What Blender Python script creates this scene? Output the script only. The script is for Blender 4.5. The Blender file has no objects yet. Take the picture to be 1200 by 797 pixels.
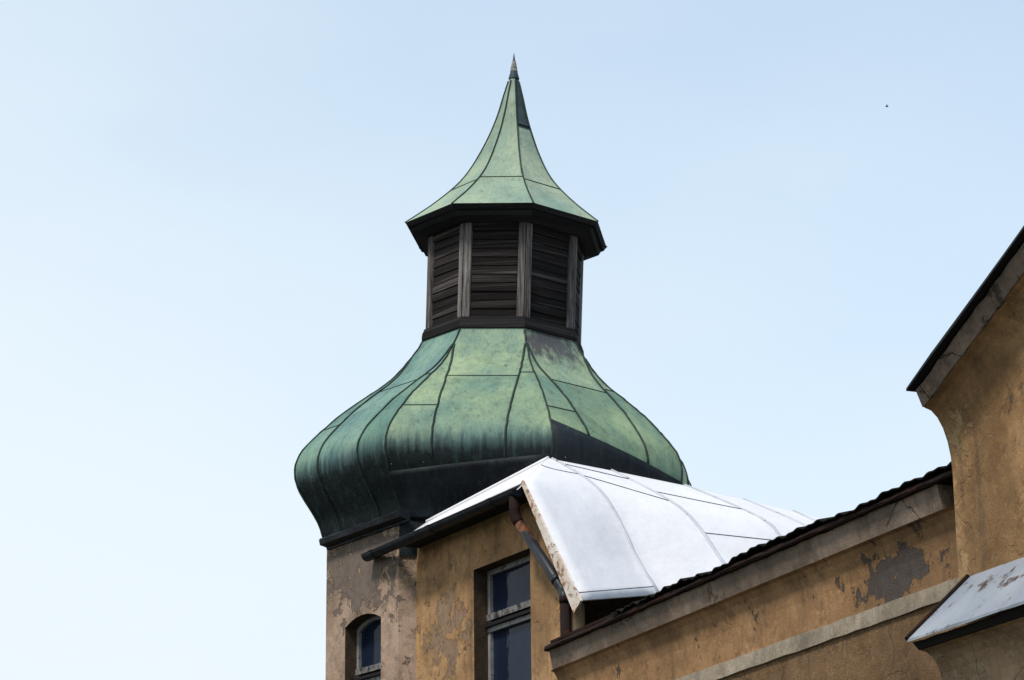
import bpy, math, random
from mathutils import Vector, Matrix
random.seed(4)
S = bpy.context.scene
R_ = math.radians
# ------------------------------------------------------------------ camera
FPX, PITCH, ROLL = 3100.0, R_(16.5), R_(0.6)
CAM = Vector((0, 0, 1.7))
fwd = Vector((0, math.cos(PITCH), math.sin(PITCH)))
r0 = Vector((1, 0, 0)); u0 = r0.cross(fwd)
RT = r0 * math.cos(ROLL) - u0 * math.sin(ROLL); UP = RT.cross(fwd)
cd = bpy.data.cameras.new('camera'); co = bpy.data.objects.new('camera', cd)
S.collection.objects.link(co); S.camera = co
cd.sensor_width = 36; cd.lens = FPX / 1200 * 36; cd.clip_end = 6000; cd.clip_start = .1
co.matrix_world = Matrix(((RT.x, UP.x, -fwd.x, CAM.x), (RT.y, UP.y, -fwd.y, CAM.y), (RT.z, UP.z, -fwd.z, CAM.z), (0, 0, 0, 1)))
# ------------------------------------------------------------------ light
SUN_EL, SUN_AZ = R_(57), R_(-140)          # azimuth of the sun from +Y, clockwise: behind the camera, to its left
w = bpy.data.worlds.new('World'); S.world = w; w.use_nodes = True
nt = w.node_tree; bg = nt.nodes['Background']
sky = nt.nodes.new('ShaderNodeTexSky'); sky.sky_type = 'NISHITA'; sky.sun_disc = False
sky.sun_elevation = SUN_EL; sky.sun_rotation = SUN_AZ; sky.air_density = 1.0; sky.dust_density = 1.2; sky.ozone_density = 1.5
# thin bright veil of high cloud over the blue, thicker to the left and low down
tcw = nt.nodes.new('ShaderNodeTexCoord')
dotn = nt.nodes.new('ShaderNodeVectorMath'); dotn.operation = 'DOT_PRODUCT'
nt.links.new(tcw.outputs['Generated'], dotn.inputs[0]); dotn.inputs[1].default_value = (.4, 0, 1.0)
mp = nt.nodes.new('ShaderNodeMapping'); mp.inputs['Scale'].default_value = (4, 4, 10)
nt.links.new(tcw.outputs['Generated'], mp.inputs[0])
nz = nt.nodes.new('ShaderNodeTexNoise'); nz.inputs['Scale'].default_value = 1.2; nz.inputs['Detail'].default_value = 5; nz.inputs['Roughness'].default_value = .45
nt.links.new(mp.outputs[0], nz.inputs['Vector'])
ad = nt.nodes.new('ShaderNodeMath'); ad.operation = 'MULTIPLY_ADD'; ad.inputs[1].default_value = .2
nt.links.new(nz.outputs['Fac'], ad.inputs[0]); nt.links.new(dotn.outputs['Value'], ad.inputs[2])
mr = nt.nodes.new('ShaderNodeMapRange'); mr.interpolation_type = 'SMOOTHSTEP'
mr.inputs['From Min'].default_value = .2; mr.inputs['From Max'].default_value = .7
mr.inputs['To Min'].default_value = .97; mr.inputs['To Max'].default_value = .46
nt.links.new(ad.outputs[0], mr.inputs['Value'])
mixw = nt.nodes.new('ShaderNodeMix'); mixw.data_type = 'RGBA'
nt.links.new(mr.outputs['Result'], mixw.inputs['Factor'])
br = nt.nodes.new('ShaderNodeVectorMath'); br.operation = 'MULTIPLY'; br.inputs[1].default_value = (1.12, 1.62, 1.72)
nt.links.new(sky.outputs['Color'], br.inputs[0]); nt.links.new(br.outputs[0], mixw.inputs['A'])
mixw.inputs['B'].default_value = (6.95, 7.65, 8.1, 1)
nt.links.new(mixw.outputs['Result'], bg.inputs['Color'])
bg.inputs['Strength'].default_value = .12
sl = bpy.data.lights.new('sun', 'SUN'); sl.energy = 3.5; sl.angle = R_(9); sl.color = (1, .955, .89)
so = bpy.data.objects.new('sun', sl); S.collection.objects.link(so)
sd = Vector((math.sin(SUN_AZ) * math.cos(SUN_EL), math.cos(SUN_AZ) * math.cos(SUN_EL), math.sin(SUN_EL)))
so.rotation_euler = sd.to_track_quat('Z', 'Y').to_euler(); so.location = (0, 0, 40)
S.view_settings.view_transform = 'Standard'; S.view_settings.look = 'None'
S.view_settings.exposure = 0.05; S.view_settings.gamma = 1; S.view_settings.use_curve_mapping = False
S.cycles.max_bounces = 6

# ------------------------------------------------------------------ survey helpers
def ray(x, y): return (fwd * FPX + RT * (x - 600) + UP * (398.5 - y)).normalized()
def at(x, y, Y):
    d = ray(x, y); return CAM + d * (Y / d.y)
def ddir(deg): a = R_(deg); return Vector((math.cos(a), -math.sin(a), 0))
def nrm(deg): a = R_(deg); return Vector((-math.sin(a), -math.cos(a), 0))      # faces left and towards the street
def onp(x, y, P0, deg):
    n = nrm(deg); d = ray(x, y); return CAM + d * ((P0 - CAM).dot(n) / d.dot(n))

# ------------------------------------------------------------------ materials
class NT:
    def __init__(s, name, rough=.8, spec=.3):
        s.m = bpy.data.materials.new(name); s.m.use_nodes = True; s.t = s.m.node_tree
        s.b = s.t.nodes['Principled BSDF']; s.b.inputs['Roughness'].default_value = rough
        s.b.inputs['Specular IOR Level'].default_value = spec
        s.tc = s.t.nodes.new('ShaderNodeTexCoord').outputs['Object']; s.bumps = []
    def lk(s, a, b): s.t.links.new(a, b)
    def map(s, sc=(1, 1, 1), off=(0, 0, 0), rot=(0, 0, 0)):
        n = s.t.nodes.new('ShaderNodeMapping'); n.inputs['Scale'].default_value = sc; n.inputs['Location'].default_value = off
        n.inputs['Rotation'].default_value = rot; s.lk(s.tc, n.inputs[0]); return n.outputs[0]
    def noise(s, scale, detail=6, rough=.6, sc=(1, 1, 1), off=(0, 0, 0), dist=0):
        n = s.t.nodes.new('ShaderNodeTexNoise'); n.inputs['Scale'].default_value = scale; n.inputs['Detail'].default_value = detail
        n.inputs['Roughness'].default_value = rough; n.inputs['Distortion'].default_value = dist
        s.lk(s.map(sc, off), n.inputs['Vector']); return n.outputs['Fac']
    def vor(s, scale, feat='F1', sc=(1, 1, 1), off=(0, 0, 0), warp=0):
        n = s.t.nodes.new('ShaderNodeTexVoronoi'); n.feature = feat; n.inputs['Scale'].default_value = scale
        v = s.map(sc, off)
        if warp:
            q = s.t.nodes.new('ShaderNodeTexNoise'); q.inputs['Scale'].default_value = 2.5; q.inputs['Detail'].default_value = 5
            s.lk(v, q.inputs['Vector'])
            a = s.t.nodes.new('ShaderNodeVectorMath'); a.operation = 'MULTIPLY_ADD'; a.inputs[1].default_value = (warp,) * 3
            s.lk(q.outputs['Color'], a.inputs[0]); s.lk(v, a.inputs[2]); v = a.outputs[0]
        s.lk(v, n.inputs['Vector']); return n.outputs['Distance']
    def ramp(s, f, a, b, lo=0, hi=1):
        n = s.t.nodes.new('ShaderNodeMapRange'); n.inputs['From Min'].default_value = a; n.inputs['From Max'].default_value = b
        n.inputs['To Min'].default_value = lo; n.inputs['To Max'].default_value = hi; s.lk(f, n.inputs['Value']); return n.outputs['Result']
    def math(s, op, a, b):
        n = s.t.nodes.new('ShaderNodeMath'); n.operation = op
        for i, v in enumerate((a, b)):
            if isinstance(v, (int, float)): n.inputs[i].default_value = v
            else: s.lk(v, n.inputs[i])
        return n.outputs[0]
    def near(s, p, r0, r1, sc=(1, 1, 1)):         # 1 inside r0 of a place on the wall, 0 beyond r1
        n = s.t.nodes.new('ShaderNodeVectorMath'); n.operation = 'SUBTRACT'; n.inputs[1].default_value = p; s.lk(s.tc, n.inputs[0])
        k = s.t.nodes.new('ShaderNodeVectorMath'); k.operation = 'MULTIPLY'; k.inputs[1].default_value = sc; s.lk(n.outputs[0], k.inputs[0])
        q = s.t.nodes.new('ShaderNodeVectorMath'); q.operation = 'LENGTH'; s.lk(k.outputs[0], q.inputs[0])
        return s.ramp(q.outputs['Value'], r0, r1, 1, 0)
    def mix(s, f, a, b, mode='MIX'):
        n = s.t.nodes.new('ShaderNodeMix'); n.data_type = 'RGBA'; n.blend_type = mode
        for k, v in (('Factor', f), ('A', a), ('B', b)):
            if isinstance(v, (int, float)): n.inputs[k].default_value = v
            elif isinstance(v, tuple): n.inputs[k].default_value = (*v, 1)
            else: s.lk(v, n.inputs[k])
        return n.outputs['Result']
    def bump(s, h, dist, strength=1):
        n = s.t.nodes.new('ShaderNodeBump'); n.inputs['Distance'].default_value = dist; n.inputs['Strength'].default_value = strength
        s.lk(h, n.inputs['Height'])
        if s.bumps: s.lk(s.bumps[-1], n.inputs['Normal'])
        s.bumps.append(n.outputs['Normal'])
    def done(s, col, rough=None):
        if isinstance(col, tuple): s.b.inputs['Base Color'].default_value = (*col, 1)
        else: s.lk(col, s.b.inputs['Base Color'])
        if rough is not None: s.lk(rough, s.b.inputs['Roughness'])
        if s.bumps: s.lk(s.bumps[-1], s.b.inputs['Normal'])
        return s.m

def copper(name, a, b, c, dark=(.018, .026, .028), dirt=.62, stains=(), belly=None, hi=None):
    m = NT(name, .62, .16)
    col = m.mix(m.ramp(m.noise(.55, 5, .55), .38, .62), a, b)
    col = m.mix(m.ramp(m.noise(.9, 6, .6, off=(7, 3, 1)), .45, .68), col, c)
    col = m.mix(m.ramp(m.noise(2.2, 8, .7, sc=(2.6, 2.6, .16)), .48, .8, 0, .55), col, tuple(x * .5 for x in a))
    col = m.mix(m.ramp(m.noise(3.0, 9, .72, sc=(3, 3, .1), off=(4, 9, 2)), dirt, dirt + .14, 0, .75), col, dark)
    col = m.mix(m.ramp(m.noise(1.6, 6, .6, sc=(1.6, 1.6, .4), off=(2, 2, 6)), .55, .78, 0, .6), col, tuple(x * .4 for x in a))
    col = m.mix(m.ramp(m.noise(.8, 4, .5, sc=(1.5, 1.5, .7), off=(5, 5, 5)), .5, .72, 0, .75), col, hi or b)
    col = m.mix(m.ramp(m.noise(5, 9, .75, sc=(4, 4, .07), off=(8, 2, 2)), .5, .68, 0, .5), col, tuple(x * .45 for x in c))
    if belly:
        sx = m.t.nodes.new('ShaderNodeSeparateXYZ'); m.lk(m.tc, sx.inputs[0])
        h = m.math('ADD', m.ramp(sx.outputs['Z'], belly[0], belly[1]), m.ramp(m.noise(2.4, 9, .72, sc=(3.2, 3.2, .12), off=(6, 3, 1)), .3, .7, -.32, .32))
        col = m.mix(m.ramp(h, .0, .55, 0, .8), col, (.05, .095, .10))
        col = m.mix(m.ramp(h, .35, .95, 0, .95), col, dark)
    for p, ra, rb, sc, cc in stains:
        f = m.math('ADD', m.near(p, ra, rb, sc), m.ramp(m.noise(2.6, 8, .7, sc=(3, 3, .3), off=(1, 5, 0)), .3, .7, -.45, .45))
        col = m.mix(m.ramp(f, .35, .85, 0, .92), col, cc)
    gi = m.t.nodes.new('ShaderNodeNewGeometry'); cmb = m.t.nodes.new('ShaderNodeCombineColor')
    for k, (lo, hi_) in enumerate(((.78, 1.2), (.84, 1.14), (.8, 1.16))): m.lk(m.ramp(gi.outputs['Random Per Island'], 0, 1, lo, hi_), cmb.inputs[k])
    col = m.mix(1.0, col, cmb.outputs[0], 'MULTIPLY')
    sp = m.math('MULTIPLY', m.ramp(m.vor(5.5), .045, .03), m.ramp(m.noise(1.7, 2, .5, off=(9, 1, 3)), .5, .56))
    col = m.mix(sp, col, (.6, .62, .58))
    m.bump(m.noise(1.6, 3, .5), .09, .7); m.bump(m.noise(25, 4, .6), .004, .6)
    return m.done(col)

def stucco(name, c1, c2, grey, patch=.6, grime=.5, grain=0.0, spots=(), off=(0, 0, 0), pale=None, cracks=.5):
    m = NT(name, .92, .15)
    col = m.mix(m.ramp(m.noise(.9, 9, .7, off=off), .4, .6), c1, c2)
    col = m.mix(m.ramp(m.noise(2.7, 9, .7, off=(off[0] + 3, 1, 5)), .48, .62, 0, .62), col, tuple(x * .5 for x in c1))
    col = m.mix(m.ramp(m.noise(6.5, 10, .75, off=(off[0] + 8, 2, 3)), .54, .64, 0, .6), col, tuple(min(1, x * 1.3) for x in c2))
    col = m.mix(m.ramp(m.noise(.42, 7, .62, off=(off[0] + 1, 9, 4)), .47, .6, 0, .6), col, tuple(x * .48 for x in c1))
    if pale:
        pm = m.ramp(m.noise(.75, 10, .68, off=(off[0] + 11, 4, 2)), .57, .585)
        col = m.mix(pm, col, m.mix(m.ramp(m.noise(5, 6, .7), .3, .7), pale, tuple(x * .8 for x in pale)))
        m.bump(pm, .012, .7)
    gp = m.ramp(m.noise(.62, 11, .7, off=(off[0] + 5, 7, off[2])), patch, patch + .03)
    for p, ra, rb, sc in spots:
        q = m.math('ADD', m.near(p, ra, rb, sc), m.ramp(m.noise(3.0, 10, .68, off=(6, 2, 9)), .25, .75, -.95, .95))
        gp = m.math('MAXIMUM', gp, m.ramp(q, .5, .57))
    gc = m.mix(m.ramp(m.noise(6, 7, .7), .3, .7), grey, tuple(x * .62 for x in grey))
    col = m.mix(gp, col, gc)
    col = m.mix(m.ramp(m.noise(1.5, 8, .68, sc=(3, 3, .2), off=(2, 8, 4)), .53, .76, 0, grime * .85), col, (.05, .04, .032))
    col = m.mix(m.ramp(m.noise(3.8, 9, .75, off=(1, 1, 1)), .57, .68, 0, grime), col, (.07, .055, .045))
    col = m.mix(m.ramp(m.noise(38, 5, .7), .35, .7, 0, .28 + grain), col, tuple(x * .33 for x in c1))
    if cracks:
        cr = m.math('MULTIPLY', m.ramp(m.vor(.75, 'DISTANCE_TO_EDGE', warp=.45, off=off), .009, .003), m.ramp(m.noise(.6, 3, .5, off=(8, 8, 1)), .48, .54))
        col = m.mix(m.math('MULTIPLY', cr, cracks), col, (.03, .025, .02)); m.bump(cr, -.01, .6)
    pit = m.math('MULTIPLY', m.ramp(m.vor(9), .13, .07), m.ramp(m.noise(4.5, 2, .5), .56, .62))
    col = m.mix(m.math('MULTIPLY', pit, .8), col, (.035, .03, .026))
    m.bump(gp, -.03, .9); m.bump(m.noise(3.5, 8, .65), .05, .45); m.bump(m.noise(42, 5, .7), .012 + .03 * grain, .7)
    return m.done(col)

def wood(name, a, b, c, along='z', wear=.55):
    m = NT(name, .85, .1)
    sc = (14, 14, .7) if along == 'z' else (.22, .22, 18)
    col = m.mix(m.ramp(m.noise(1.6, 8, .7, sc=sc), .4, .62), a, b)
    col = m.mix(m.ramp(m.noise(1.3, 9, .72, sc=(sc[0] * .25, sc[1] * .25, sc[2] * .3), off=(3, 5, 1)), wear, wear + .17, 0, .9), col, c)
    col = m.mix(m.ramp(m.noise(2.2, 6, .7, sc=sc, off=(9, 2, 4)), .6, .72, 0, .8), col, (.01, .009, .009))
    gi = m.t.nodes.new('ShaderNodeNewGeometry'); oi = m.t.nodes.new('ShaderNodeObjectInfo')
    rv = m.math('MULTIPLY', m.ramp(gi.outputs['Random Per Island'], 0, 1, .55, 1.45), m.ramp(oi.outputs['Random'], 0, 1, .7, 1.3))
    cmb = m.t.nodes.new('ShaderNodeCombineColor')
    for k in range(3): m.lk(rv, cmb.inputs[k])
    col = m.mix(1.0, col, cmb.outputs[0], 'MULTIPLY')
    m.bump(m.noise(2, 8, .7, sc=sc), .03, .8)
    return m.done(col)

def metal_paint(name, a, b, rust=None, amt=.62, rough=.45, spec=.4, spots=(), scale=1.0, haze=None):
    m = NT(name, rough, spec)
    col = m.mix(m.ramp(m.noise(.7 * scale, 6, .6), .35, .66), a, b)
    col = m.mix(m.ramp(m.noise(1.3, 8, .7, sc=(3, 3, .5), off=(4, 2, 8)), .56, .8, 0, .3), col, tuple(x * .6 for x in b))
    if rust:
        f = m.noise(2.1 * scale, 11, .72, off=(5, 1, 3))
        for p, ra, rb in spots: f = m.math('ADD', f, m.math('MULTIPLY', m.near(p, ra, rb), .3))
        rm = m.ramp(f, amt, amt + .06)
        rc = m.mix(m.ramp(m.noise(9, 6, .7), .35, .65), rust, tuple(x * .16 for x in rust))
        col = m.mix(rm, col, rc); m.bump(rm, .006, .6)
    if haze: col = m.mix(m.ramp(m.noise(1.4, 8, .7, off=(3, 3, 3)), .4, .7, 0, .7), col, haze)
    col = m.mix(m.ramp(m.noise(20, 5, .7), .5, .8, 0, .3), col, tuple(x * .6 for x in b))
    m.bump(m.noise(1.1, 3, .5), .07, .7); m.bump(m.noise(3.2, 3, .5, sc=(1, 1, .5)), .02, .6); m.bump(m.noise(18, 4, .6), .003, .5)
    return m.done(col)

M = {}
M['spire'] = copper('patinated_copper_spire', (.215, .285, .21), (.28, .335, .24), (.165, .25, .205), dirt=.58, hi=(.32, .37, .25))
M['oldcopper'] = copper('oxidised_copper', (.05, .075, .085), (.075, .1, .1), (.045, .05, .06), dirt=.5)
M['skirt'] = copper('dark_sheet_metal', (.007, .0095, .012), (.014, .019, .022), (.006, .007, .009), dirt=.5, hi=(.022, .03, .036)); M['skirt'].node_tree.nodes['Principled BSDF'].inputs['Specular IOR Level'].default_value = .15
M['seam'] = copper('dark_seam_copper', (.016, .026, .022), (.03, .052, .04), (.014, .02, .018), dirt=.5)
M['post'] = wood('weathered_grey_post', (.04, .033, .03), (.16, .137, .126), (.30, .275, .26), 'z', .52)
M['board'] = wood('blackened_board', (.011, .0085, .008), (.024, .019, .017), (.15, .13, .122), 'x', .52)
M['black_wood'] = wood('black_timber', (.010, .0092, .0095), (.02, .0175, .0175), (.045, .037, .035), 'x', .6)
M['timber'] = wood('old_timber', (.16, .11, .065), (.24, .175, .11), (.1, .08, .06), 'z', .6)
M['turret'] = stucco('pinkish_stucco', (.345, .235, .165), (.43, .30, .22), (.185, .143, .118), patch=.66, grime=.7, off=(3, 0, 2), pale=(.40, .285, .18), cracks=.35, spots=[(onp(425, 660, at(467, 605, 47.1), 56.0), .55, 1.75, (.9, .9, 1.25))])
M['annex'] = stucco('ochre_stucco', (.37, .205, .095), (.46, .275, .135), (.31, .205, .132), patch=.66, grime=.8, off=(0, 4, 1), pale=(.50, .29, .12), cracks=.35, spots=[(onp(523, 735, at(492, 700, 46.95), 61.5), .05, .95, (.9, .9, .8))])
M['concrete'] = stucco('grey_render', (.20, .145, .108), (.255, .19, .145), (.125, .096, .076), patch=.6, grime=.65, off=(8, 1, 1), cracks=.8)
M['string'] = stucco('pale_render', (.33, .265, .195), (.385, .315, .235), (.22, .19, .155), patch=.66, grime=.4, off=(1, 6, 3), cracks=.2)
M['frame'] = metal_paint('flaking_white_paint', (.27, .265, .26), (.19, .182, .175), (.09, .075, .065), .56, .6, .3, scale=4)
M['transom'] = metal_paint('bare_grey_paint', (.19, .175, .165), (.12, .108, .103), (.04, .033, .03), .5, .6, .3, scale=4)
M['reveal'] = stucco('dark_brown_reveal', (.075, .048, .03), (.10, .065, .04), (.06, .042, .032), grime=.6, off=(2, 2, 9))  # sides of the window openings: a much darker brown than the wall faces
M['white'] = metal_paint('white_painted_sheet', (.70, .67, .68), (.66, .632, .645), (.36, .33, .30), .74, rough=.5, spec=.2, haze=(.63, .607, .613))
M['whiteseam'] = metal_paint('grey_white_seam', (.36, .37, .40), (.46, .47, .50), (.12, .12, .12), .6, .5, .3, scale=3)
M['verge'] = metal_paint('rusted_white_sheet', (.68, .64, .59), (.60, .53, .46), (.27, .075, .02), .52, .6, .2, scale=3.2, haze=(.47, .27, .14))
M['blackmetal'] = metal_paint('black_painted_metal', (.007, .008, .0105), (.011, .0125, .016), (.08, .026, .01), .68, .45, .12, scale=2)
M['brown'] = metal_paint('rust_brown_sheet', (.022, .012, .0095), (.014, .010, .009), (.07, .022, .01), .56, .8, .06, scale=2)
M['sheet'] = metal_paint('dark_corrugated_sheet', (.010, .0085, .0085), (.015, .012, .011), (.04, .016, .01), .6, .8, .06, scale=2)
M['shedroof'] = metal_paint('grey_painted_sheet', (.21, .23, .265), (.27, .285, .31), (.12, .065, .035), .565, .45, .3, scale=1.6)
g = NT('window_glass', .05, .085); g.bump(g.noise(2.2, 3, .5), .02, .5); g.done(g.mix(g.ramp(g.noise(.8, 3, .5), .3, .7), (.008, .013, .027), (.012, .018, .036))); M['glass'] = g.m
g = NT('dark_interior', .9, .1); g.done((.012, .012, .013)); M['dark'] = g.m
g = NT('ground', .95, .1); g.done(g.mix(g.ramp(g.noise(.15, 6, .6), .4, .6), (.05, .05, .048), (.055, .065, .035))); M['ground'] = g.m

# ------------------------------------------------------------------ mesh helpers
class MB:
    def __init__(s): s.v = []; s.f = []; s.mi = []; s.sm = []
    def add(s, vs, fs, mi=0, smooth=False):
        o = len(s.v); s.v += [tuple(p) for p in vs]
        for f in fs: s.f.append([i + o for i in f]); s.mi.append(mi); s.sm.append(smooth)
    def hexa(s, a, mi=0):       # 8 corners: bottom ring 0-3, top ring 4-7
        s.add(a, [(0, 3, 2, 1), (4, 5, 6, 7), (0, 1, 5, 4), (1, 2, 6, 5), (2, 3, 7, 6), (3, 0, 4, 7)], mi)
    def obox(s, P, ax, ay, az, mi=0):    # box from corner P with three edge vectors
        s.hexa([P, P + ax, P + ax + ay, P + ay, P + az, P + ax + az, P + ax + ay + az, P + ay + az], mi)
    def grid(s, rows, mi=0, smooth=True):
        n = len(rows[0]); vs = [p for r in rows for p in r]; fs = []
        for j in range(len(rows) - 1):
            for i in range(n - 1): fs.append((j * n + i, j * n + i + 1, (j + 1) * n + i + 1, (j + 1) * n + i))
        s.add(vs, fs, mi, smooth)
    def tube(s, pts, r, seg=8, caps=True, mi=0, smooth=True):
        pts = [Vector(p) for p in pts]; n = len(pts); vs = []; prev = None
        for i, p in enumerate(pts):
            t = (pts[min(i + 1, n - 1)] - pts[max(i - 1, 0)]).normalized()
            if prev is None: a = t.orthogonal().normalized()
            else: a = (prev - t * prev.dot(t)).normalized()
            prev = a; b = t.cross(a); rr = r[i] if isinstance(r, (list, tuple)) else r
            for k in range(seg):
                q = 2 * math.pi * k / seg; vs.append(p + a * math.cos(q) * rr + b * math.sin(q) * rr)
        fs = [(i * seg + k, i * seg + (k + 1) % seg, (i + 1) * seg + (k + 1) % seg, (i + 1) * seg + k) for i in range(n - 1) for k in range(seg)]
        s.add(vs, fs, mi, smooth)
        if caps:
            o = len(s.v) - len(vs)
            s.f.append([o + k for k in reversed(range(seg))]); s.f.append([o + (n - 1) * seg + k for k in range(seg)]); s.mi += [mi, mi]; s.sm += [False, False]
    def sweep(s, prof, P0, t, n, s0, s1, rake=0, zr=None, seg=1, mi=0, smooth=False, jit=0):
        # closed profile of (out, z) swept along t between s0 and s1; above zr it climbs with the rake
        k = len(prof); vs = []
        for j in range(seg + 1):
            q = s0 + (s1 - s0) * j / seg
            for (o, z) in prof:
                jj = random.uniform(-jit, jit) if jit else 0
                vs.append(P0 + t * q + n * (o + jj) + Vector((0, 0, z + (rake * q if zr is None or z > zr else 0) + (jj if z > .1 else 0))))
        fs = [(j * k + i, j * k + (i + 1) % k, (j + 1) * k + (i + 1) % k, (j + 1) * k + i) for j in range(seg) for i in range(k)]
        s.add(vs, fs, mi, smooth)
        o = len(s.v) - len(vs)
        s.f.append([o + i for i in range(k)]); s.f.append([o + seg * k + i for i in reversed(range(k))]); s.mi += [mi, mi]; s.sm += [False, False]
    def build(s, name, mats, parent=None, recalc=True):
        me = bpy.data.meshes.new(name); me.from_pydata(s.v, [], s.f)
        for m in (mats if isinstance(mats, list) else [mats]): me.materials.append(m)
        me.polygons.foreach_set('material_index', s.mi); me.polygons.foreach_set('use_smooth', s.sm)
        if recalc:
            import bmesh
            b = bmesh.new(); b.from_mesh(me); bmesh.ops.recalc_face_normals(b, faces=b.faces); b.to_mesh(me); b.free()
        me.update()
        o = bpy.data.objects.new(name, me); S.collection.objects.link(o)
        if parent is not None: adopt(o, parent)
        return o
WM = {}
def adopt(o, p):
    o.parent = p
    o.matrix_parent_inverse = Matrix.Translation(-WM.get(p.name, Vector((0, 0, 0))))
def thing(name, label, cat, loc, group=None):
    o = bpy.data.objects.new(name, None); S.collection.objects.link(o); o.location = loc; o.empty_display_size = .3
    WM[o.name] = Vector(loc); o['label'] = label; o['category'] = cat
    if group: o['group'] = group
    return o
def interp(tab, x):
    if x <= tab[0][0]: return tab[0][1]
    for (a, va), (b, vb) in zip(tab, tab[1:]):
        if x <= b: return va + (vb - va) * (x - a) / (b - a)
    return tab[-1][1]
def smooth_tab(tab, n=6):
    out = []
    for i in range(len(tab) - 1):
        p = [tab[max(i - 1, 0)], tab[i], tab[i + 1], tab[min(i + 2, len(tab) - 1)]]
        for k in range(n):
            t = k / n
            out.append(tuple(.5 * (2 * p[1][c] + (p[2][c] - p[0][c]) * t + (2 * p[0][c] - 5 * p[1][c] + 4 * p[2][c] - p[3][c]) * t * t + (3 * p[1][c] - p[0][c] - 3 * p[2][c] + p[3][c]) * t ** 3) for c in range(2)))
    return out + [tab[-1]]
def addmod(o, th): 
    m = o.modifiers.new('thick', 'SOLIDIFY'); m.thickness = th; m.offset = -1

# ------------------------------------------------------------------ ground
mb = MB(); mb.add([(-3000, -3000, 0), (3000, -3000, 0), (3000, 3000, 0), (-3000, 3000, 0)], [(0, 1, 2, 3)])
o = mb.build('ground', M['ground']); o['kind'] = 'structure'

# ------------------------------------------------------------------ domed tower (an octagon, leaning a little)
TY, TILT = 50.0, math.tan(R_(3.0))
CX = [(62, 602.3), (91, 602.3), (160, 600), (225, 596.5), (276, 594), (289, 593.5), (409, 590), (500, 587), (575, 584), (650, 582)]
ANG = [R_(-30.5 + 45 * i) for i in range(9)]        # corner angles measured from the direction of the street
def TP(yc, rpx, ang):
    c = at(interp(CX, yc), yc, TY); k = (c - CAM).dot(fwd) / FPX; r = rpx * k
    dx = r * math.sin(ang)
    return Vector((c.x + dx, c.y - r * math.cos(ang), c.z - dx * TILT))
def FP(face, u, yc, rpx, off=0, bow=0):              # a place on a face between its two corners
    a = TP(yc, rpx + off, ANG[face]); b = TP(yc, rpx + off, ANG[face + 1]); p = a.lerp(b, u)
    if bow:
        m = (ANG[face] + ANG[face + 1]) / 2; k = math.sin(math.pi * u) * bow * .0167
        p += Vector((math.sin(m), -math.cos(m), 0)) * k
    return p
base = at(584, 575, TY); base.z = 0
tower = thing('domed_tower', 'tall octagonal tower with green copper onion dome, dark louvred lantern and pointed spire', 'tower', base)

# spire
SPI = smooth_tab([(92.5, 5), (113, 11), (138, 17.8), (163, 27), (188, 38.5), (210, 51), (228, 65.5), (249, 88), (262, 104), (275.5, 121.5)], 4)
mb = MB()
for f in range(8):
    rows = [[FP(f, u / 4, y, r) for u in range(5)] for y, r in SPI]
    if f == 1:
        k = next(i for i, (y, r) in enumerate(SPI) if y > 152)
        mb.grid(rows[:k + 1], 1); mb.grid(rows[k:], 0)
    else: mb.grid(rows, 0)
mb.add([TP(275.6, 121.4, a) for a in ANG[:8]], [tuple(range(8))], 0)
spire = mb.build('spire_roof', [M['spire'], M['oldcopper']], tower)
for i in range(8):
    mb = MB(); mb.tube([TP(y, r + .6, ANG[i]) for y, r in SPI[1:]], .015, 6); mb.build('standing_seam', M['seam'], spire)
    mb = MB(); off = 14 if i % 2 else 0
    yq = 228 + off * .25; rq = interp(SPI, yq)
    mb.tube([FP(i, u / 6, yq, rq, .3) for u in range(7)], .011, 5); mb.build('cross_seam', M['seam'], spire)
mb = MB(); yq = 152.5; mb.tube([FP(1, u / 4, yq, interp(SPI, yq), .4) for u in range(5)], .018, 5); mb.build('cross_seam', M['seam'], spire)
mb = MB()
prev = [(93, 6.3), (92, 6.4), (85, 4.3), (78, 3.0), (70, 1.4), (62.5, .25)]
rows = [[TP(y, r, R_(360 * k / 12)) for k in range(13)] for y, r in prev]; mb.grid(rows)
mb.build('finial', M['verge'] if False else M['oldcopper'], spire)
mb = MB(); mb.grid([[TP(y, r, R_(360 * k / 12)) for k in range(13)] for y, r in [(84.5, 4.55), (77.5, 3.25), (72, 2.15)]])
mb.build('worn_tip', metal_paint('pale_flaked_tip', (.17, .18, .16), (.3, .28, .24), (.06, .06, .055), .5, .7, .2, scale=9), spire)

# eaves cornice
mb = MB()
CO = [(274.8, 118), (276.2, 121.2), (280.4, 118.2), (280.7, 114.2), (282.2, 114.6), (286.2, 112.2), (286.6, 109.5), (289.2, 97), (289.6, 90), (277, 90)]
for f in range(8):
    for (y0, a), (y1, b) in zip(CO, CO[1:]): mb.add([FP(f, 0, y0, a), FP(f, 1, y0, a), FP(f, 1, y1, b), FP(f, 0, y1, b)], [(0, 1, 2, 3)])
mb.build('eaves_cornice', M['black_wood'], tower)

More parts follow.
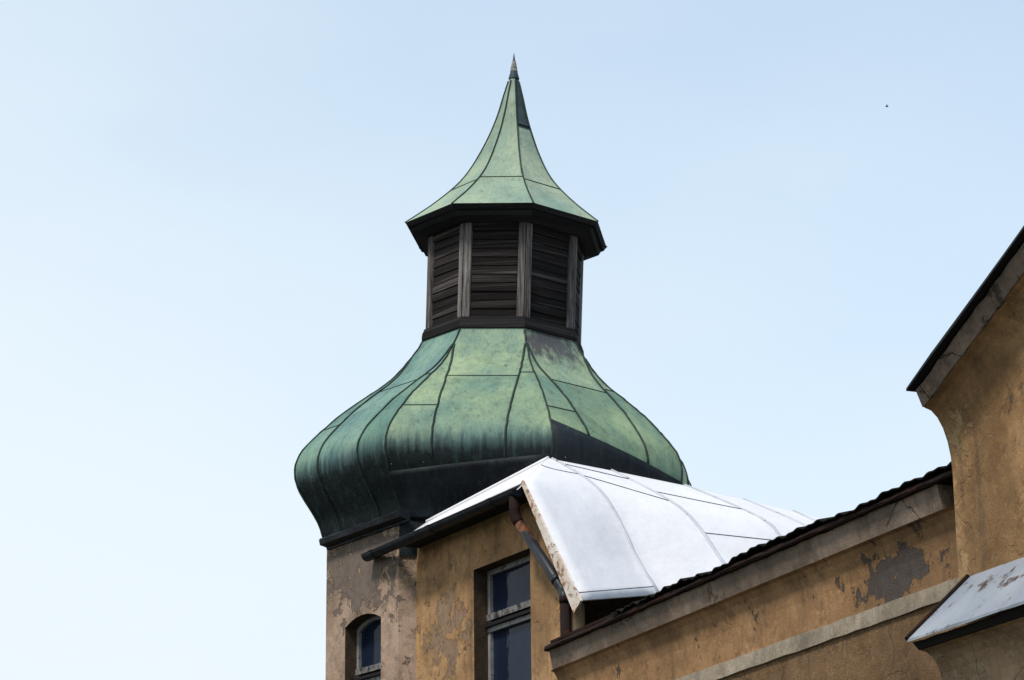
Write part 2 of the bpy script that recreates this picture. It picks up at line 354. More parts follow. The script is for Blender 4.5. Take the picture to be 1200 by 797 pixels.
# lantern
LT, LB, LR = 288.6, 397.5, 94.0
mb = MB()
mb.grid([[TP(y, 90.5, a) for a in ANG] for y in (286, 400)], smooth=False)
lantern = mb.build('lantern', M['black_wood'], tower)
def fbox(mb, f, u0, u1, y0, y1, r0, r1, tilt=0):
    mb.hexa([FP(f, u0, y1, r0), FP(f, u1, y1, r0), FP(f, u1, y1, r1 + tilt), FP(f, u0, y1, r1 + tilt),
             FP(f, u0, y0, r0), FP(f, u1, y0, r0), FP(f, u1, y0, r1), FP(f, u0, y0, r1)])
for f in range(8):
    for u0, u1 in ((.006, .118), (.882, .988)):
        mb = MB(); fbox(mb, f, u0, u1, LT, LB - random.uniform(0, .6), 89, LR + random.uniform(.0, .4)); mb.build('corner_post', M['post'], lantern)
    mb = MB(); n = 10
    fbox(mb, f, .128, .872, LT + .4, LT + 9.2, 89, 93.2)
    for k in range(n):
        ya = LT + 10 + k * (LB - LT - 10.5) / n; yb = LT + 10 + (k + 1) * (LB - LT - 10.5) / n - .75
        j = random.uniform(-.5, .5); ya += random.uniform(-.3, .5)
        fbox(mb, f, .128, .872, ya, yb, 88.5, 91.3 + j, random.uniform(.5, 1.1))
    mb.build('louvre_panel', M['board'], lantern)
mb = MB()
CO = [(396.8, 90), (396.8, 95.6), (400.5, 96.6), (401, 97.4), (406.5, 98.2), (409.5, 98.2), (410.2, 96), (410, 88)]
for f in range(8):
    for (y0, a), (y1, b) in zip(CO, CO[1:]): mb.add([FP(f, 0, y0, a), FP(f, 1, y0, a), FP(f, 1, y1, b), FP(f, 0, y1, b)], [(0, 1, 2, 3)])
mb.build('base_moulding', M['black_wood'], lantern)

# dome
DOM = smooth_tab([(408, 95), (420, 101), (438, 114), (455, 127.5), (470, 144), (483, 161), (497, 178.5), (510, 194), (522, 206), (532, 216), (551, 232.5), (568, 240), (585, 240), (600, 234), (617, 223), (633, 212), (652, 205)], 3)
def bowat(r): return 3 * max(0, (r - 120) / 125) ** 1.5
NU = 10
mb = MB()
def eu(r): return min(.5, 40.5 / (2 * .3827 * r))
for f in range(8):
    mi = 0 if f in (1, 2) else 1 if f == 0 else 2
    for side, yc in ((0, 480), (-1, 526), (1, 474)):
        tab = sorted(DOM + [(yc, interp(DOM, yc))])
        if side: 
            k0 = next(i for i, (y, r) in enumerate(tab) if eu(r) < .4999); tab = tab[max(k0 - 1, 0):]
        for part in ([t for t in tab if t[0] <= yc], [t for t in tab if t[0] >= yc]):
            rows = []
            for y, r in part:
                e = eu(r); ua, ub = {0: (.5 - e, .5 + e), -1: (0, .5 - e), 1: (.5 + e, 1)}[side]
                rows.append([FP(f, ua + (ub - ua) * k / 6, y, r, 0, bowat(r)) for k in range(7)])
            if len(rows) > 1: mb.grid(rows, mi)
st = [(FP(1, .5, 410, 97), .2, 1.5, (1, 1, 1.3), (.05, .05, .055)), (FP(1, .15, 430, 104), .1, .6, (1, 1, 1), (.06, .06, .06))]
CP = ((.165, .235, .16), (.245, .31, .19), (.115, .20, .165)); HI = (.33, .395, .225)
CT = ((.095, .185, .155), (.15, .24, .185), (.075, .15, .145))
M['dome'] = copper('patinated_copper', *CP, dirt=.56, stains=st, hi=HI)
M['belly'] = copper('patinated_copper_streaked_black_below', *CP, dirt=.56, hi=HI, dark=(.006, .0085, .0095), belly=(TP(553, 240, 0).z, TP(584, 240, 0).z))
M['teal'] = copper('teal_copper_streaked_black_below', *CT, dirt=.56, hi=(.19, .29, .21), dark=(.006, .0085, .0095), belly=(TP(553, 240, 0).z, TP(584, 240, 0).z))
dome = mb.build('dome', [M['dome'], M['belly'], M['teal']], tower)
def dseam(face, half, y0=410, y1=652, off=.8):
    pts = []
    for y, r in DOM:
        if y < y0 or y > y1: continue
        if half == 0: u = 0
        else:
            hw = .3827 * r; q = 40.5
            if hw < q: continue
            u = .5 + half * q / (2 * hw)
        pts.append(FP(face, u, y, r, off, bowat(r)))
    return pts
SK = {0: (605, 586), 1: (546, 586), 2: (586, 592), 3: (596, 600), 4: (600, 600), 5: (600, 600), 6: (600, 600), 7: (640, 640)}
for f in range(8):
    for h in (0, -1, 1):
        mb = MB(); p = dseam(f, h, y1=652 if h == 0 or f == 7 else min(SK[f]) + (.3 + .4 * (h > 0)) * abs(SK[f][0] - SK[f][1]))
        p = [q + Vector((random.uniform(-.007, .007), 0, 0)) for q in p]
        mb.tube(p, .021 if h else .017, 6); mb.build('standing_seam', M['seam'], dome)
def cross(face, ua, ub, y):
    r = interp(DOM, y); mb = MB()
    mb.tube([FP(face, ua + (ub - ua) * k / 8, y, r, .35, bowat(r)) for k in range(9)], .011, 5); mb.build('cross_seam', M['seam'], dome)
for f in range(8):
    for (y, part) in ((480, 'c'), (526, 'l'), (474, 'r')):
        r = interp(DOM, y); e = 40.5 / (2 * .3827 * r)
        if part == 'c': cross(f, .5 - e, .5 + e, y)
        elif part == 'l': cross(f, 0, .5 - e, y)
        else: cross(f, .5 + e, 1, y)
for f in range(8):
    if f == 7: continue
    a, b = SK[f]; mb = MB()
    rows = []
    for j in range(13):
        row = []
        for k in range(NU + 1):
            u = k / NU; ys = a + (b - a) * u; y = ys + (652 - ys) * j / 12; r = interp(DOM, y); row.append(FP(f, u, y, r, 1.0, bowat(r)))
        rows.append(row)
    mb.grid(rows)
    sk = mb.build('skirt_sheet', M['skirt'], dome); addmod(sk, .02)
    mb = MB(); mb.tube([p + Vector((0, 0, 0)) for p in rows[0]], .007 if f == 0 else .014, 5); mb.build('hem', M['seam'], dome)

# tower walls under the dome
TW = 56.0
B = at(467, 605, 47.1); A = onp(383, 640, B, TW)
tt, tn = ddir(TW), nrm(TW)
La = (A - B).dot(tt)                     # negative: from B away to the left
def wall_holed(mb, P0, t, n, s0, s1, ztop, hole=None, depth=.3, mi=0, mj=1):
    # front sheet of a wall with one opening and its reveals; ztop is a function of s
    P = lambda s, z, o=0: Vector((P0.x, P0.y, 0)) + t * s + n * o + Vector((0, 0, z))
    cols = [s0, s1]
    if hole:
        h0, h1, zb, zs, rise = hole; N = 14 if rise else 1
        arch = [(h0 + (h1 - h0) * k / N, zs + rise * (1 - (2 * k / N - 1) ** 2) ** .5 if rise else zs) for k in range(N + 1)]
        if rise:
            half = (h1 - h0) / 2; rad = (half * half + rise * rise) / (2 * rise)
            arch = [(h0 + (h1 - h0) * k / N, zs + rise - rad + math.sqrt(max(rad * rad - (half * (2 * k / N - 1)) ** 2, 0))) for k in range(N + 1)]
    def strip(a, b, za0, za1, zb0, zb1):
        n_ = 1
        mb.add([P(a, za0), P(b, zb0), P(b, zb1), P(a, za1)], [(0, 1, 2, 3)], mi)
    if not hole:
        brk = sorted(set([s0, s1] + [b for b in getattr(ztop, 'breaks', []) if s0 < b < s1]))
        for a, b in zip(brk, brk[1:]): strip(a, b, 0, ztop(a), 0, ztop(b))
        return
    brk = sorted(set([s0, h0, h1, s1] + [b for b in getattr(ztop, 'breaks', []) if s0 < b < s1 and not h0 < b < h1]))
    for a, b in zip(brk, brk[1:]):
        if a >= h0 - 1e-6 and b <= h1 + 1e-6: continue
        strip(a, b, 0, ztop(a), 0, ztop(b))
    strip(h0, h1, 0, zb, 0, zb)
    for (a, za), (b, zb_) in zip(arch, arch[1:]):
        strip(a, b, za, ztop(a), zb_, ztop(b))
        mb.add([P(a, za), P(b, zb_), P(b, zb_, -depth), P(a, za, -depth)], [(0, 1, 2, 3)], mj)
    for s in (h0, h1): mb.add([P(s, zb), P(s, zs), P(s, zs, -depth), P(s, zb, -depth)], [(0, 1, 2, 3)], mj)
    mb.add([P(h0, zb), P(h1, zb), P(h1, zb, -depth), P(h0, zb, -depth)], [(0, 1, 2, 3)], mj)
    return arch
def sz(px, py, P0, deg):
    p = onp(px, py, P0, deg); return (p - P0).dot(ddir(deg)), p.z
Bg = Vector((B.x, B.y, 0))
wz = B.z + .75
h0, zsp = sz(404.5, 737, B, TW); h1, zs1 = sz(446.5, 722, B, TW)
zsp = (zsp + zs1) / 2
crown = sz(430, 719.5, B, TW)[1]
hole = (h0, h1, zsp - 1.9, zsp, max(crown - zsp, .15))
mb = MB()
zt = lambda s: wz
arch = wall_holed(mb, Bg, tt, tn, La, 0, zt, hole, .3)
# the remaining sides of the octagon below the dome
D = Bg + ddir(8) * 4.2; back = [TP(640, 203, ANG[i]) for i in (2, 3, 4, 5, 6)]
ring = [Bg, Bg + ddir(-8) * 0 + Vector((1.7, -.12, 0))] + [Vector((p.x, p.y, 0)) for p in [TP(640, 203, ANG[1])] + back] + [Vector((Bg.x, Bg.y, 0)) + tt * La]
for p, q in zip(ring, ring[1:]): mb.add([p, q, q + Vector((0, 0, wz)), p + Vector((0, 0, wz))], [(0, 1, 2, 3)])
mb.add([p + Vector((0, 0, wz)) for p in ring], [tuple(range(len(ring)))])
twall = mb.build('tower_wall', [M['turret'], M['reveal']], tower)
fe = Vector((1.7, -.12, 0)); fnorm = Vector((-.07, -1, 0)).normalized()
mb = MB(); mb.obox(Bg + fe * .01 + fnorm * .004 + Vector((0, 0, B.z - .75)), fe * 1.0, fnorm * .03, Vector((0, 0, 1.5))); mb.build('cladding', M['skirt'], tower)
# coping on the left face
c0, zc = sz(373.5, 631, B + tn * .22, TW); c1, zc1 = sz(467, 597.5, B + tn * .22, TW)
zc = (zc + zc1) / 2
mb = MB()
mb.sweep([(-.02, zc + .04), (.2, zc), (.22, zc - .03), (.2, zc - .12), (.05, zc - .16), (.04, zc - .2), (-.02, zc - .2)], Bg, tt, tn, c0, c1 + .02, seg=10, jit=.006)
mb.build('coping', M['blackmetal'], tower)

def window(parent, P0, t, n, h0, h1, zb, arch, depth, transz, name='window', fw=.075):
    # frame follows the opening; transom with a drip rail; panes behind
    P = lambda s, z, o: Vector((P0.x, P0.y, 0)) + t * s + n * o + Vector((0, 0, z))
    mb = MB()
    zs0, zs1 = arch[0][1], arch[-1][1]
    o0, o1 = -depth - .02, -depth + .05
    def ring_frame(outer, inner, a, b):
        k = len(outer)
        vs = [P(s, z, b) for s, z in outer] + [P(s, z, b) for s, z in inner] + [P(s, z, a) for s, z in outer] + [P(s, z, a) for s, z in inner]
        fs = []
        for i in range(k):
            j = (i + 1) % k
            fs += [(i, j, k + j, k + i), (k + i, k + j, 3 * k + j, 3 * k + i), (i, j, 2 * k + j, 2 * k + i)]
        mb.add(vs, fs)
    g = .004
    cx, hw = (h0 + h1) / 2, (h1 - h0) / 2
    out = [(h0 + g, zb + g)] + [(min(max(s, h0 + g), h1 - g), z - g) for s, z in arch] + [(h1 - g, zb + g)]
    f = (hw - fw) / hw
    inn = [(cx - hw + fw, zb + fw)] + [(cx + (s - cx) * f, z - fw) for s, z in arch] + [(h1 - fw, zb + fw)]
    ring_frame(out, inn, o0, o1)
    win = mb.build(name, M['frame'], parent)
    for zz, hh, oo in ((transz, .11, .035), (transz - .115, .06, .075)):
        mb = MB(); mb.obox(P(h0 + .012, zz, o0 + .01), t * (h1 - h0 - .024), n * (.06 + oo), Vector((0, 0, hh)))
        mb.build('transom', M['transom'] if hh > .1 else M['black_wood'], win)
    mb = MB(); mb.obox(P(h0 + .012, transz - .2, o0 + .01), t * (h1 - h0 - .024), n * .075, Vector((0, 0, .08))); mb.build('casement_rail', M['frame'], win)
    mb = MB()
    ins = [(s, z) for s, z in inn]
    vs = [P(s, z, -depth - .012) for s, z in ins]; mb.add(vs, [tuple(range(len(vs)))])
    k = len(vs); vs2 = [P(s, z, -depth - .019) for s, z in ins]; mb.add(vs2, [tuple(reversed(range(k)))])
    mb.build('pane', M['glass'], win, recalc=False)
    return win
t1 = sz(440, 787, B - tn * .3, TW)[1]
aw = window(tower, Bg, tt, tn, h0, h1, hole[2], arch, .3, t1, 'arched_window')

# ------------------------------------------------------------------ annex with the white sheet roof
AW = 61.5
at_, an = ddir(AW), nrm(AW)
W = at(492, 700, 46.95); Wg = Vector((W.x, W.y, 0))
GO = .5                                                  # gutter line stands this far out from the wall
G = W + an * GO
sL, zg = sz(430, 650, G, AW); sR, zg2 = sz(607, 575, G, AW); zg = (zg + zg2) / 2
sE, _ = sz(657, 700, W, AW)                              # near corner of the annex
s_top, z_top = sz(613, 566, G, AW); s_bot, z_bot = sz(679, 704, G, AW)
wall_top = zg + .05
def ztop(s):
    if s <= s_top - .7: return wall_top
    if s <= s_top: return wall_top - .35 * (s - s_top + .7) / .7
    return wall_top - .35 + (z_bot - z_top) * (s - s_top) / (s_bot - s_top)
ztop.breaks = [s_top - .7, s_top]
wa, za = sz(555, 670, W, AW); wb, zb2 = sz(621, 640, W, AW)
zhd = (za + zb2) / 2
hole2 = (wa, wb, zhd - 3.6, zhd, 0)
annex = thing('annex_building', 'ochre plastered annex with tall window, white sheet metal roof and black gutter', 'building', Wg + at_ * sE * .5)
mb = MB()
arch2 = wall_holed(mb, Wg, at_, an, -.9, sE, ztop, hole2, .32)
c = Wg + at_ * sE; d = Wg + at_ * -.9
for p, q, zz0, zz1 in ((d, d - an * 8, wall_top, wall_top), (d - an * 8, c - an * 8, wall_top, ztop(sE))):
    mb.add([p, q, q + Vector((0, 0, zz1)), p + Vector((0, 0, zz0))], [(0, 1, 2, 3)])
awall = mb.build('annex_wall', [M['annex'], M['reveal']], annex)
mb = MB(); zz = ztop(sE)
rnw = Vector((math.cos(R_(41)), math.sin(R_(41)), 0))
mb.obox(c - at_ * .08 - an * .02, at_ * .05, rnw * 7, Vector((0, 0, min(zz, z_bot - .12))))
mb.build('end_wall', M['brown'], annex)  # dark brown colour stands in for the shade under the white roof's eave
tz = sz(590, 727, W - an * .32, AW)[1]
window(annex, Wg, at_, an, wa, wb, hole2[2], arch2, .32, tz + .05, 'tall_window', .09)
# soffit and gutter
mb = MB(); mb.obox(Wg + at_ * -.02 + an * .003 + Vector((0, 0, zg - .04)), at_ * (sR + .02), an * (GO - .09), Vector((0, 0, .07)))
mb.build('soffit', M['black_wood'], annex)
def gutter_mesh():
    mb = MB(); gr = .118
    def shell(a, b, r, cap):
        for rr in (r, r - .014):
            mb.grid([[Wg + at_ * s + an * (GO + rr * math.cos(q)) + Vector((0, 0, zg + rr * math.sin(q))) for q in [math.pi + math.pi * k / 12 for k in range(13)]] for s in (a, b)])
        for sgn in (-1, 1):
            mb.tube([Wg + at_ * s + an * (GO + sgn * (r - .004)) + Vector((0, 0, zg)) for s in (a, b)], .014, 6)
        if cap:
            for s in (a, b):
                mb.add([Wg + at_ * s + an * (GO + r * math.cos(q)) + Vector((0, 0, zg + r * math.sin(q))) for q in [math.pi + math.pi * k / 12 for k in range(13)]], [tuple(range(13))])
    shell(sL, sR, gr, True)
    for s in (sL + .28, (sL + sR) * .42, sR - .9): shell(s, s + .14, gr + .012, True)
    return mb
gut = gutter_mesh().build('gutter', M['blackmetal'], annex)
# downpipe: outlet, swan neck along the wall, then straight down at the corner
p0 = Wg + at_ * (sR - .12) + an * GO + Vector((0, 0, zg - .1))
p1 = onp(604, 606, W + an * (GO - .02), AW); p1.x, p1.y = p0.x, p0.y
p2 = onp(660, 692, W + an * .13, AW); p3 = onp(662.5, 704, W + an * .22, AW); p4 = Vector((p3.x, p3.y, p3.z - 3))
M['pipe'] = metal_paint('rusting_grey_pipe', (.010, .0115, .015), (.022, .0245, .03), (.22, .07, .02), .785, .45, .25, spots=[(p1.lerp(p2, .16), .2, .7)], scale=1.8)
def bez(pts, n=5, k=.16):
    out = [pts[0]]
    for a, b, c in zip(pts, pts[1:], pts[2:]):
        q0 = b + (a - b).normalized() * k; q1 = b + (c - b).normalized() * k
        for i in range(n + 1):
            t = i / n; out.append(q0 * (1 - t) ** 2 + b * 2 * t * (1 - t) + q1 * t * t)
    return out + [pts[-1]]
e = (p2 - p1).normalized()
mb = MB(); mb.tube(bez([p1 + e * .12, p2, p3], k=.1), .086, 14)
e = (p2 - p1).normalized()
mb.tube([p2 - e * .3, p2 - e * .2], .094, 14)
dp = mb.build('downpipe', M['pipe'], annex)
mb = MB(); mb.tube(bez([p0, p1, p1 + e * .16], k=.1), .092, 14); mb.build('outlet', M['brown'], dp)
mb = MB(); mb.tube([p3 + Vector((0, 0, .04)), p4], .09, 14); mb.tube([p3 + Vector((0, 0, .06)), p3 - Vector((0, 0, .04))], .1, 14); mb.build('lower_pipe', M['brown'], dp)

# the white roof: profile curves read along the fall of the sheets
RD = 49.0; fall = ddir(RD); rn = Vector((math.cos(R_(90 - RD)), math.sin(R_(90 - RD)), 0))
apex = at(643, 538, 45.0)
def onfall(x, y, P0):
    d = ray(x, y); return CAM + d * ((P0 - CAM).dot(rn) / d.dot(rn))
def ridge_pt(x, y):
    n = Vector((fall.x, fall.y, 0)); d = ray(x, y); return CAM + d * ((apex - CAM).dot(n) / d.dot(n))
def resample(pts, n=17):
    L = [0]
    for a, b in zip(pts, pts[1:]): L.append(L[-1] + (b - a).length)
    out = []
    for k in range(n):
        q = L[-1] * k / (n - 1)
        i = max(j for j in range(len(L) - 1) if L[j] <= q + 1e-9); t = (q - L[i]) / (L[i + 1] - L[i])
        out.append(pts[i].lerp(pts[i + 1], t))
    return out
def seamcurve(top, pts, extra=0):
    T = ridge_pt(*top); c = [T] + [onfall(x, y, T) for x, y in pts]
    if extra: c.append(c[-1] + (c[-1] - c[-2]).normalized() * extra)
    # round the knee
    for _ in range(2):
        q = [c[0]]
        for a, b in zip(c, c[1:]): q += [a.lerp(b, .25), a.lerp(b, .75)]
        c = q + [c[-1]]
    return resample(c)
strip_top = onp(613, 566, G, AW); strip_bot = onp(680, 704, G, AW)
edge0 = resample([apex, apex.lerp(strip_top, .5) + Vector((0, 0, .02)), strip_top, strip_top.lerp(strip_bot, .5), strip_bot])
# keep a hard corner where the hip meets the verge
e1 = resample([apex, strip_top], 6); e2 = resample([strip_top, strip_bot], 12); edge0 = e1[:-1] + e2
cur = [edge0,
       seamcurve((647, 539), [(668, 550), (690, 564), (707, 580), (720, 600), (733, 626), (745, 655), (772, 697)]),
       seamcurve((717, 552.5), [(750, 569), (782, 586), (800, 598), (814, 612), (830, 634), (848, 662)], 1.7),
       seamcurve((803, 570), [(850, 589), (892, 608), (906, 618), (919, 636)], 2.7),
       seamcurve((872, 586.5), [(905, 600), (935, 613), (957, 624)], 3.1),
       seamcurve((930, 600), [(960, 614), (985, 625), (1000, 632)], 3.4),
       seamcurve((992, 616), [(1020, 630), (1043, 640)], 3.6),
       seamcurve((1050, 631), [(1075, 642), (1095, 651)], 3.6)]
def between(a, b, n=6): return [[p.lerp(q, k / n) for p, q in zip(a, b)] for k in range(n)]
rows = []
for a, b in zip(cur, cur[1:]): rows += between(a, b)
rows.append(cur[-1])
mb = MB(); mb.grid(rows)
# slope above the gutter
gl = Wg + an * (GO - .03) + Vector((0, 0, zg + .05))
ga = gl + at_ * (sz(478, 640, G, AW)[0]); gb = strip_top + Vector((0, 0, 0))
ta = onp(500, 613, W + an * .1, AW)
top_l = [ta.lerp(apex, k / 8) for k in range(9)]; bot_l = [ga.lerp(gb, k / 8) for k in range(9)]
mb.grid([[p.lerp(q, j / 4) for p, q in zip(bot_l, top_l)] for j in range(5)])
# far side of the ridge, down to the tower
ridge = [c_[0] for c_ in cur[1:]]; ridge[0] = apex
mb.grid([ridge, [p - fall * 1.6 + Vector((0, 0, -.75)) for p in ridge], [p - fall * 4.5 + Vector((0, 0, -4)) for p in ridge]])
# far hip
last = cur[-1]; mb.grid([last, [p + rn * 1.2 + Vector((0, 0, -.5)) for p in last], [p + rn * 3.5 + Vector((0, 0, -3)) for p in last]])
roof = mb.build('sheet_roof', M['white'], annex, recalc=False); addmod(roof, .03); roof.modifiers[0].offset = 0
for c_ in cur[1:]:
    mb = MB(); mb.tube([p + Vector((random.uniform(-.006, .006), -.012, .015)) for p in c_], .032, 6); mb.build('standing_seam', M['whiteseam'], roof)
def onroof(i, j, u):                         # a place on the sheet between seam i and i+1
    return cur[i][j].lerp(cur[i + 1][j], u)
for i, ja, jb in ((0, 3, 4), (1, 4, 7), (1, 7, 8), (2, 4, 6), (2, 9, 9), (3, 6, 8)):
    pass
def crossline(p, q, n=8, push=.02):
    mb = MB(); out = []
    for k in range(n + 1):
        x = p[0] + (q[0] - p[0]) * k / n; y = p[1] + (q[1] - p[1]) * k / n
        out.append((x, y))
    return out
def lap(i, ja, jb):
    mb = MB(); pts = []
    for k in range(9):
        u = k / 8; j = ja + (jb - ja) * u; j0 = int(min(j, 15)); t = j - j0
        pts.append(onroof(i, j0, u).lerp(onroof(i, j0 + 1, u), t) + Vector((.0, -.012, .02)))
    mb.tube(pts, .0065, 4); mb.build('sheet_lap', M['blackmetal'], roof)
lap(0, 1.5, 3.3); lap(1, 3.4, 5.2); lap(2, 3.6, 4.6); lap(2, 8.4, 8.2); lap(1, 1.0, 1.6); lap(0, 15.4, 15.3)
# hip cap and verge strip
mb = MB(); mb.tube([ta.lerp(apex, k / 10) + Vector((0, -.01, .02)) for k in range(11)], .035, 6); mb.build('hip_roll', M['white'], roof)
mb = MB(); n0 = (strip_bot - strip_top).normalized(); dn = n0.cross(an).normalized()
if dn.z > 0: dn = -dn
wv = .25
q0, q1 = strip_top - n0 * .03, strip_bot + n0 * .03
mb.hexa([q0 + dn * .03 + an * .02, q1 + dn * wv + an * .02, q1 + dn * wv - an * .02, q0 + dn * .03 - an * .02, q0 - dn * .03 + an * .02, q1 - dn * .03 + an * .02, q1 - dn * .03 - an * .02, q0 - dn * .03 - an * .02])
mb.build('verge_strip', M['verge'], roof)
# timber post under the low eave
pp = at(675.5, 735, 41.85)
mb = MB(); mb.obox(Vector((pp.x - .09, pp.y, 8.2)), Vector((.18, -.03, 0)), Vector((.05, .24, 0)), Vector((0, 0, at(675.5, 706, 41.85).z - 8.2)))
mb.build('timber_post', M['timber'], annex)

# ------------------------------------------------------------------ side wing with the corrugated roof
WW = 68.3
vt, vn = ddir(WW), nrm(WW)
V = at(657.5, 790, 41.0); Vg = Vector((V.x, V.y, 0))
BO = .22                                         # how far the cornice band stands out
s_l, zbt = sz(643.5, 761, V + vn * BO, WW); s_r, zbt2 = sz(1098, 570, V + vn * BO, WW)
_, zbb = sz(649, 786, V + vn * (BO - .06), WW); _, zbb2 = sz(1097, 599, V + vn * (BO - .06), WW)
print('cornice z', zbt, zbt2, zbb, zbb2)
zT, zB = (zbt + zbt2) / 2, (zbb + zbb2) / 2
s_end = sz(1118, 590, V + vn * .3, WW)[0]
wing = thing('side_wing', 'long ochre wing with grey cornice, corrugated roof edge and pale string course', 'building', Vg + vt * s_end * .5)
pk = at(1052, 668, 34); pk = onp(1050, 668, V, WW)
M['wing'] = stucco('ochre_wing_stucco', (.30, .165, .077), (.37, .21, .10), (.085, .07, .064), patch=.66, grime=.65, off=(5, 2, 7), spots=[(pk, .15, 1.1, (.75, .75, 2.3))], cracks=.15)
M['rough'] = stucco('roughcast', (.21, .12, .06), (.265, .157, .08), (.12, .085, .06), patch=.7, grime=.5, grain=.45, off=(2, 9, 4))
cav = [(0, zB - .55)] + [(BO * .8 * (1 - math.cos(q)) , zB - .55 + .55 * math.sin(q)) for q in [R_(18 * k) for k in range(1, 6)]]
z1, z1b = sz(965, 741, V + vn * .03, WW)[1], None
zs_t = (sz(870, 766, V + vn * .03, WW)[1] + sz(1118, 681, V + vn * .03, WW)[1]) / 2
zs_b = zs_t - .2
mb = MB()
mb.sweep([(0, zs_b)] + cav + [(-.4, zB), (-.4, zs_b)], Vg, vt, vn, 0, s_end + .6, seg=30, mi=0)
mb.sweep([(0, 0), (0, zs_b), (-.4, zs_b), (-.4, 0)], Vg, vt, vn, 0, s_end + .6, seg=1, mi=1)
e0, e1_ = Vg - vn * .4, Vg + vt * (s_end + .6) - vn * .4
for P_, s_ in ((Vg - vn * .4, .3), (Vg + vt * (s_end + .3) - vn * .4, .3)):
    mb.obox(P_, vt * s_, -vn * 7, Vector((0, 0, zB + .2)), 0)
mb.build('wing_wall', [M['wing'], M['rough']], wing)
mb = MB(); mb.sweep([(.0, zs_b), (.035, zs_b), (.035, zs_t), (.0, zs_t)], Vg, vt, vn, .0, s_end + .3, seg=40, jit=.006); mb.build('string_course', M['string'], wing)
mb = MB(); mb.sweep([(BO - .06, zB), (BO, zT), (-.4, zT), (-.4, zB)], Vg, vt, vn, s_l, s_r, seg=60, jit=.007); mb.build('cornice', M['concrete'], wing)
# roof edge: brown fascia sheet and corrugated sheeting rising behind it
mb = MB(); mb.sweep([(BO + .06, zT + .004), (BO + .075, zT + .03), (BO + .05, zT + .08), (-.3, zT + .14), (-.3, zT + .004)], Vg, vt, vn, s_l - .06, s_end + .3, seg=50, jit=.008); mb.build('eaves_flashing', M['brown'], wing)
s_c = sz(719, 716, V + vn * (BO + .05), WW)[0]
mb = MB(); per = .27; n = int((s_end + .4 - s_c) / per * 8)
rows = []
for k in range(n + 1):
    s = s_c + per * k / 8; hgt = (.016 - .006 * min(1, (s - s_c) / 6)) * math.cos(2 * math.pi * k / 8) + .012 * math.sin(k * .11) + .014 * math.sin(k * .37) 
    lift = .02 * math.sin(s * 1.7) + .035 * max(0, math.sin(s * .8 + 2)) ** 4
    rows.append([Vg + vt * s + vn * (BO + .1 - L * math.cos(R_(13))) + Vector((0, 0, zT + .112 + hgt + lift * (1 if L == 0 else .3) + L * math.sin(R_(13)))) for L in (0, .5, 3.6)])
mb.grid(rows); cr = mb.build('corrugated_roof', M['sheet'], wing, recalc=False); addmod(cr, .022); cr.modifiers[0].offset = 0
mb = MB(); mb.obox(Vg + vt * (s_l) + vn * (BO - .02) + Vector((0, 0, zT + .12)), vt * (s_c - s_l + .1), -vn * 2.6 + Vector((0, 0, .35)), Vector((0, 0, .04))); mb.build('flat_sheet', M['brown'], wing)
for sx, ll in ((.9, .35),):
    pass

# ------------------------------------------------------------------ gabled wing at the right
GP = .32
K = V + vn * GP
s_k, _ = sz(1119, 600, K, WW); Kg = Vector((K.x, K.y, 0)) + vt * s_k; KP = Vector((Kg.x, Kg.y, K.z))
GB = .42
_, zkb = sz(1081, 478, KP + vn * (GB - .08), WW); _, zkt = sz(1071, 459, KP + vn * GB, WW)
a_ = sz(1072, 459, KP + vn * (GB + .1), WW); b_ = sz(1199, 285, KP + vn * (GB + .1), WW)
rake = (b_[1] - a_[1]) / (b_[0] - a_[0]); print('rake', rake, math.degrees(math.atan(rake)), 'band', zkb, zkt, a_, b_)
gable = thing('gabled_wing', 'ochre gabled wing with grey raking cornice and dark roof edge at right', 'building', Kg + vt * 2)
cavh = .75
cav = [(0, zkb - cavh)] + [((GB - .1) * (1 - math.cos(q)), zkb - cavh + cavh * math.sin(q)) for q in [R_(15 * k) for k in range(1, 7)]]
M['gable'] = stucco('warm_ochre_stucco', (.28, .155, .068), (.42, .25, .118), (.18, .145, .115), patch=.61, grime=.85, off=(9, 3, 5), pale=(.40, .26, .13), cracks=.12)
mb = MB(); LEN = 7.0
mb.sweep([(0, 0)] + cav + [(-.4, zkb), (-.4, 0)], Kg, vt, vn, 0, LEN, rake, .5, seg=20)
mb.obox(Kg - vn * .4 + vt * LEN, -vt * .3, -vn * 7, Vector((0, 0, zkb + rake * LEN - .1)))
mb.obox(Kg - vn * .4, vt * .3, -vn * 7, Vector((0, 0, zkb - .05)))
mb.build('gable_wall', M['gable'], gable)
mb = MB(); mb.sweep([(GB - .08, zkb), (GB, zkt), (-.4, zkt), (-.4, zkb)], Kg, vt, vn, 0, LEN, rake, seg=40, jit=.007); mb.build('raking_cornice', M['concrete'], gable)
mb = MB(); mb.sweep([(GB + .1, zkt + .02), (GB + .1, zkt + .055), (-7.3, zkt + .1), (-7.3, zkt + .02)], Kg, vt, vn, -.05, LEN, rake, seg=12, jit=.004); mb.build('roof_slope', M['blackmetal'], gable)

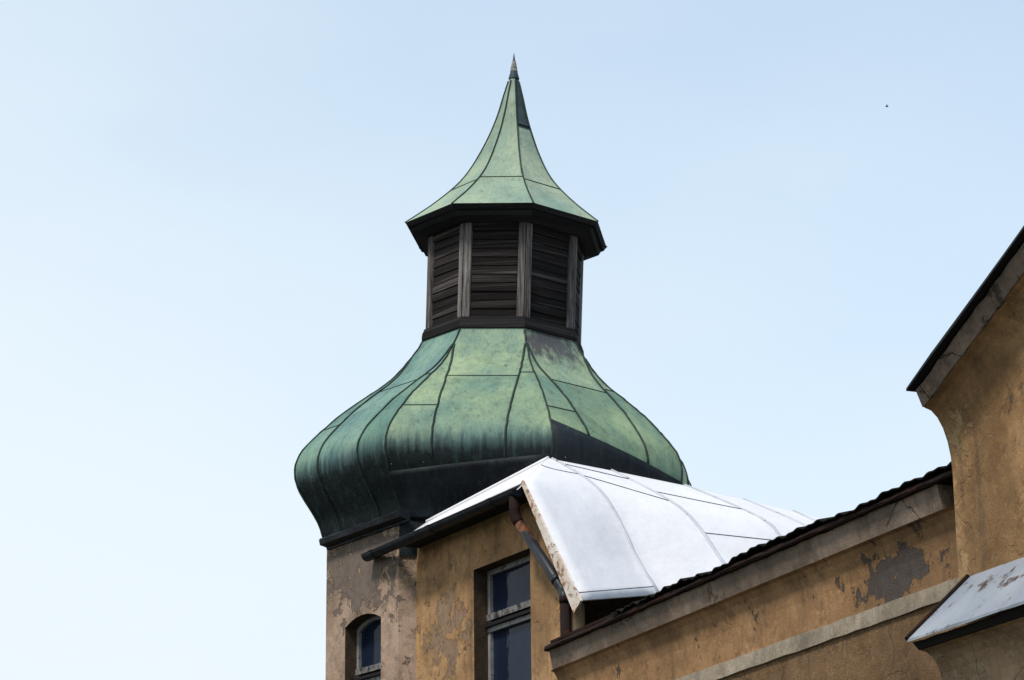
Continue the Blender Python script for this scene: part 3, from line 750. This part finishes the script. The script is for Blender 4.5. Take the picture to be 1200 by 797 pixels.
# ------------------------------------------------------------------ lean-to at the lower right
SP = .42
J = KP + vn * SP
_s, zj = sz(1138, 675, KP, WW)
Jg = Kg + vn * SP + vt * _s
JP = Vector((Jg.x, Jg.y, KP.z))
OV = .36                                        # eave overhang beyond the lean-to wall
_, zje = sz(1056, 752, JP + vn * (OV + .06), WW)
print('leanto', _s, zj, zje, sz(1100, 797, JP, WW))
lean = thing('lean_to', 'small ochre lean-to with sloping grey metal roof against the gabled wing', 'building', Jg + vt * 2)
zcb = zje - .115; ch = .5
cav = [(0, zcb - ch)] + [((OV - .08) * (1 - math.cos(q)), zcb - ch + ch * math.sin(q)) for q in [R_(15 * k) for k in range(1, 7)]]
M['lean'] = stucco('pale_ochre_stucco', (.33, .22, .13), (.40, .275, .17), (.13, .105, .09), patch=.585, grime=.65, off=(4, 8, 8), pale=(.36, .27, .175), cracks=.4)
mb = MB(); mb.sweep([(0, 0)] + cav + [(-SP + .003, zcb), (-SP + .003, 0)], Jg, vt, vn, 0, 5, seg=10); mb.build('lean_to_wall', M['lean'], lean)
mb = MB(); mb.sweep([(OV - .07, zcb + .003), (OV - .0, zje - .032), (-SP + .003, zje - .032), (-SP + .003, zcb + .003)], Jg, vt, vn, -.02, 5, seg=20, jit=.004); mb.build('fascia', M['black_wood'], lean)
mb = MB(); mb.sweep([(OV + .06, zje - .03), (OV + .06, zje), (-SP + .003, zj), (-SP + .003, zj - .05)], Jg, vt, vn, -.03, 5, seg=16, jit=.003); lr = mb.build('metal_roof', M['shedroof'], lean)
mb = MB()
ea, eb = Jg + vn * (OV + .07) + Vector((0, 0, zje + .005)), Jg + vn * (-SP + .02) + Vector((0, 0, zj + .005))
mb.tube([ea.lerp(eb, k / 6) - vt * .03 for k in range(7)], .03, 6); mb.build('verge_trim', M['brown'], lr)

# ------------------------------------------------------------------ far things
hp = at(-3, 794.6, 80)
house = thing('distant_house', 'house roof ridge just peeking in at the bottom left corner', 'house', (hp.x - 4, hp.y, 0))
mb = MB(); mb.obox(Vector((hp.x - 8, hp.y - 3, 0)), Vector((8, 0, 0)), Vector((0, 6, 0)), Vector((0, 0, hp.z - 2.6))); mb.build('house_wall', M['turret'], house)
mb = MB(); z = hp.z
mb.add([(hp.x - 8.4, hp.y - 3.5, z - 3), (hp.x + .35, hp.y - 3.5, z - 3), (hp.x - .1, hp.y, z), (hp.x - 8, hp.y, z), (hp.x - 8.4, hp.y + 3.5, z - 3), (hp.x + .35, hp.y + 3.5, z - 3)],
       [(0, 1, 2, 3), (5, 4, 3, 2), (0, 3, 4), (1, 5, 2), (0, 4, 5, 1)]); hr = mb.build('house_roof', M['brown'], house)
bp = at(1039.3, 125, 180)
mb = MB(); mb.tube([bp + Vector((-.12, .02, .0)), bp + Vector((-.05, 0, .01)), bp + Vector((.05, 0, .01)), bp + Vector((.13, 0, .02))], [.012, .045, .04, .012], 8)
for sg in (-1, 1):
    a = bp + Vector((0, 0, .03))
    mb.add([a + Vector((-.06, 0, 0)), a + Vector((.05, 0, 0)), a + Vector((.03, sg * .16, .06)), a + Vector((.08, sg * .3, .02)), a + Vector((-.04, sg * .15, .06)),
            a + Vector((-.06, 0, -.012)), a + Vector((.05, 0, -.012)), a + Vector((.03, sg * .16, .048)), a + Vector((.08, sg * .3, .016)), a + Vector((-.04, sg * .15, .048))],
           [(0, 1, 2, 4), (4, 2, 3), (5, 9, 7, 6), (9, 8, 7), (0, 5, 6, 1), (1, 6, 7, 2), (2, 7, 8, 3), (3, 8, 9, 4), (4, 9, 5, 0)])
o = mb.build('bird', M['oldcopper']); o['label'] = 'tiny dark bird flying high in the blue sky to the right'; o['category'] = 'bird'
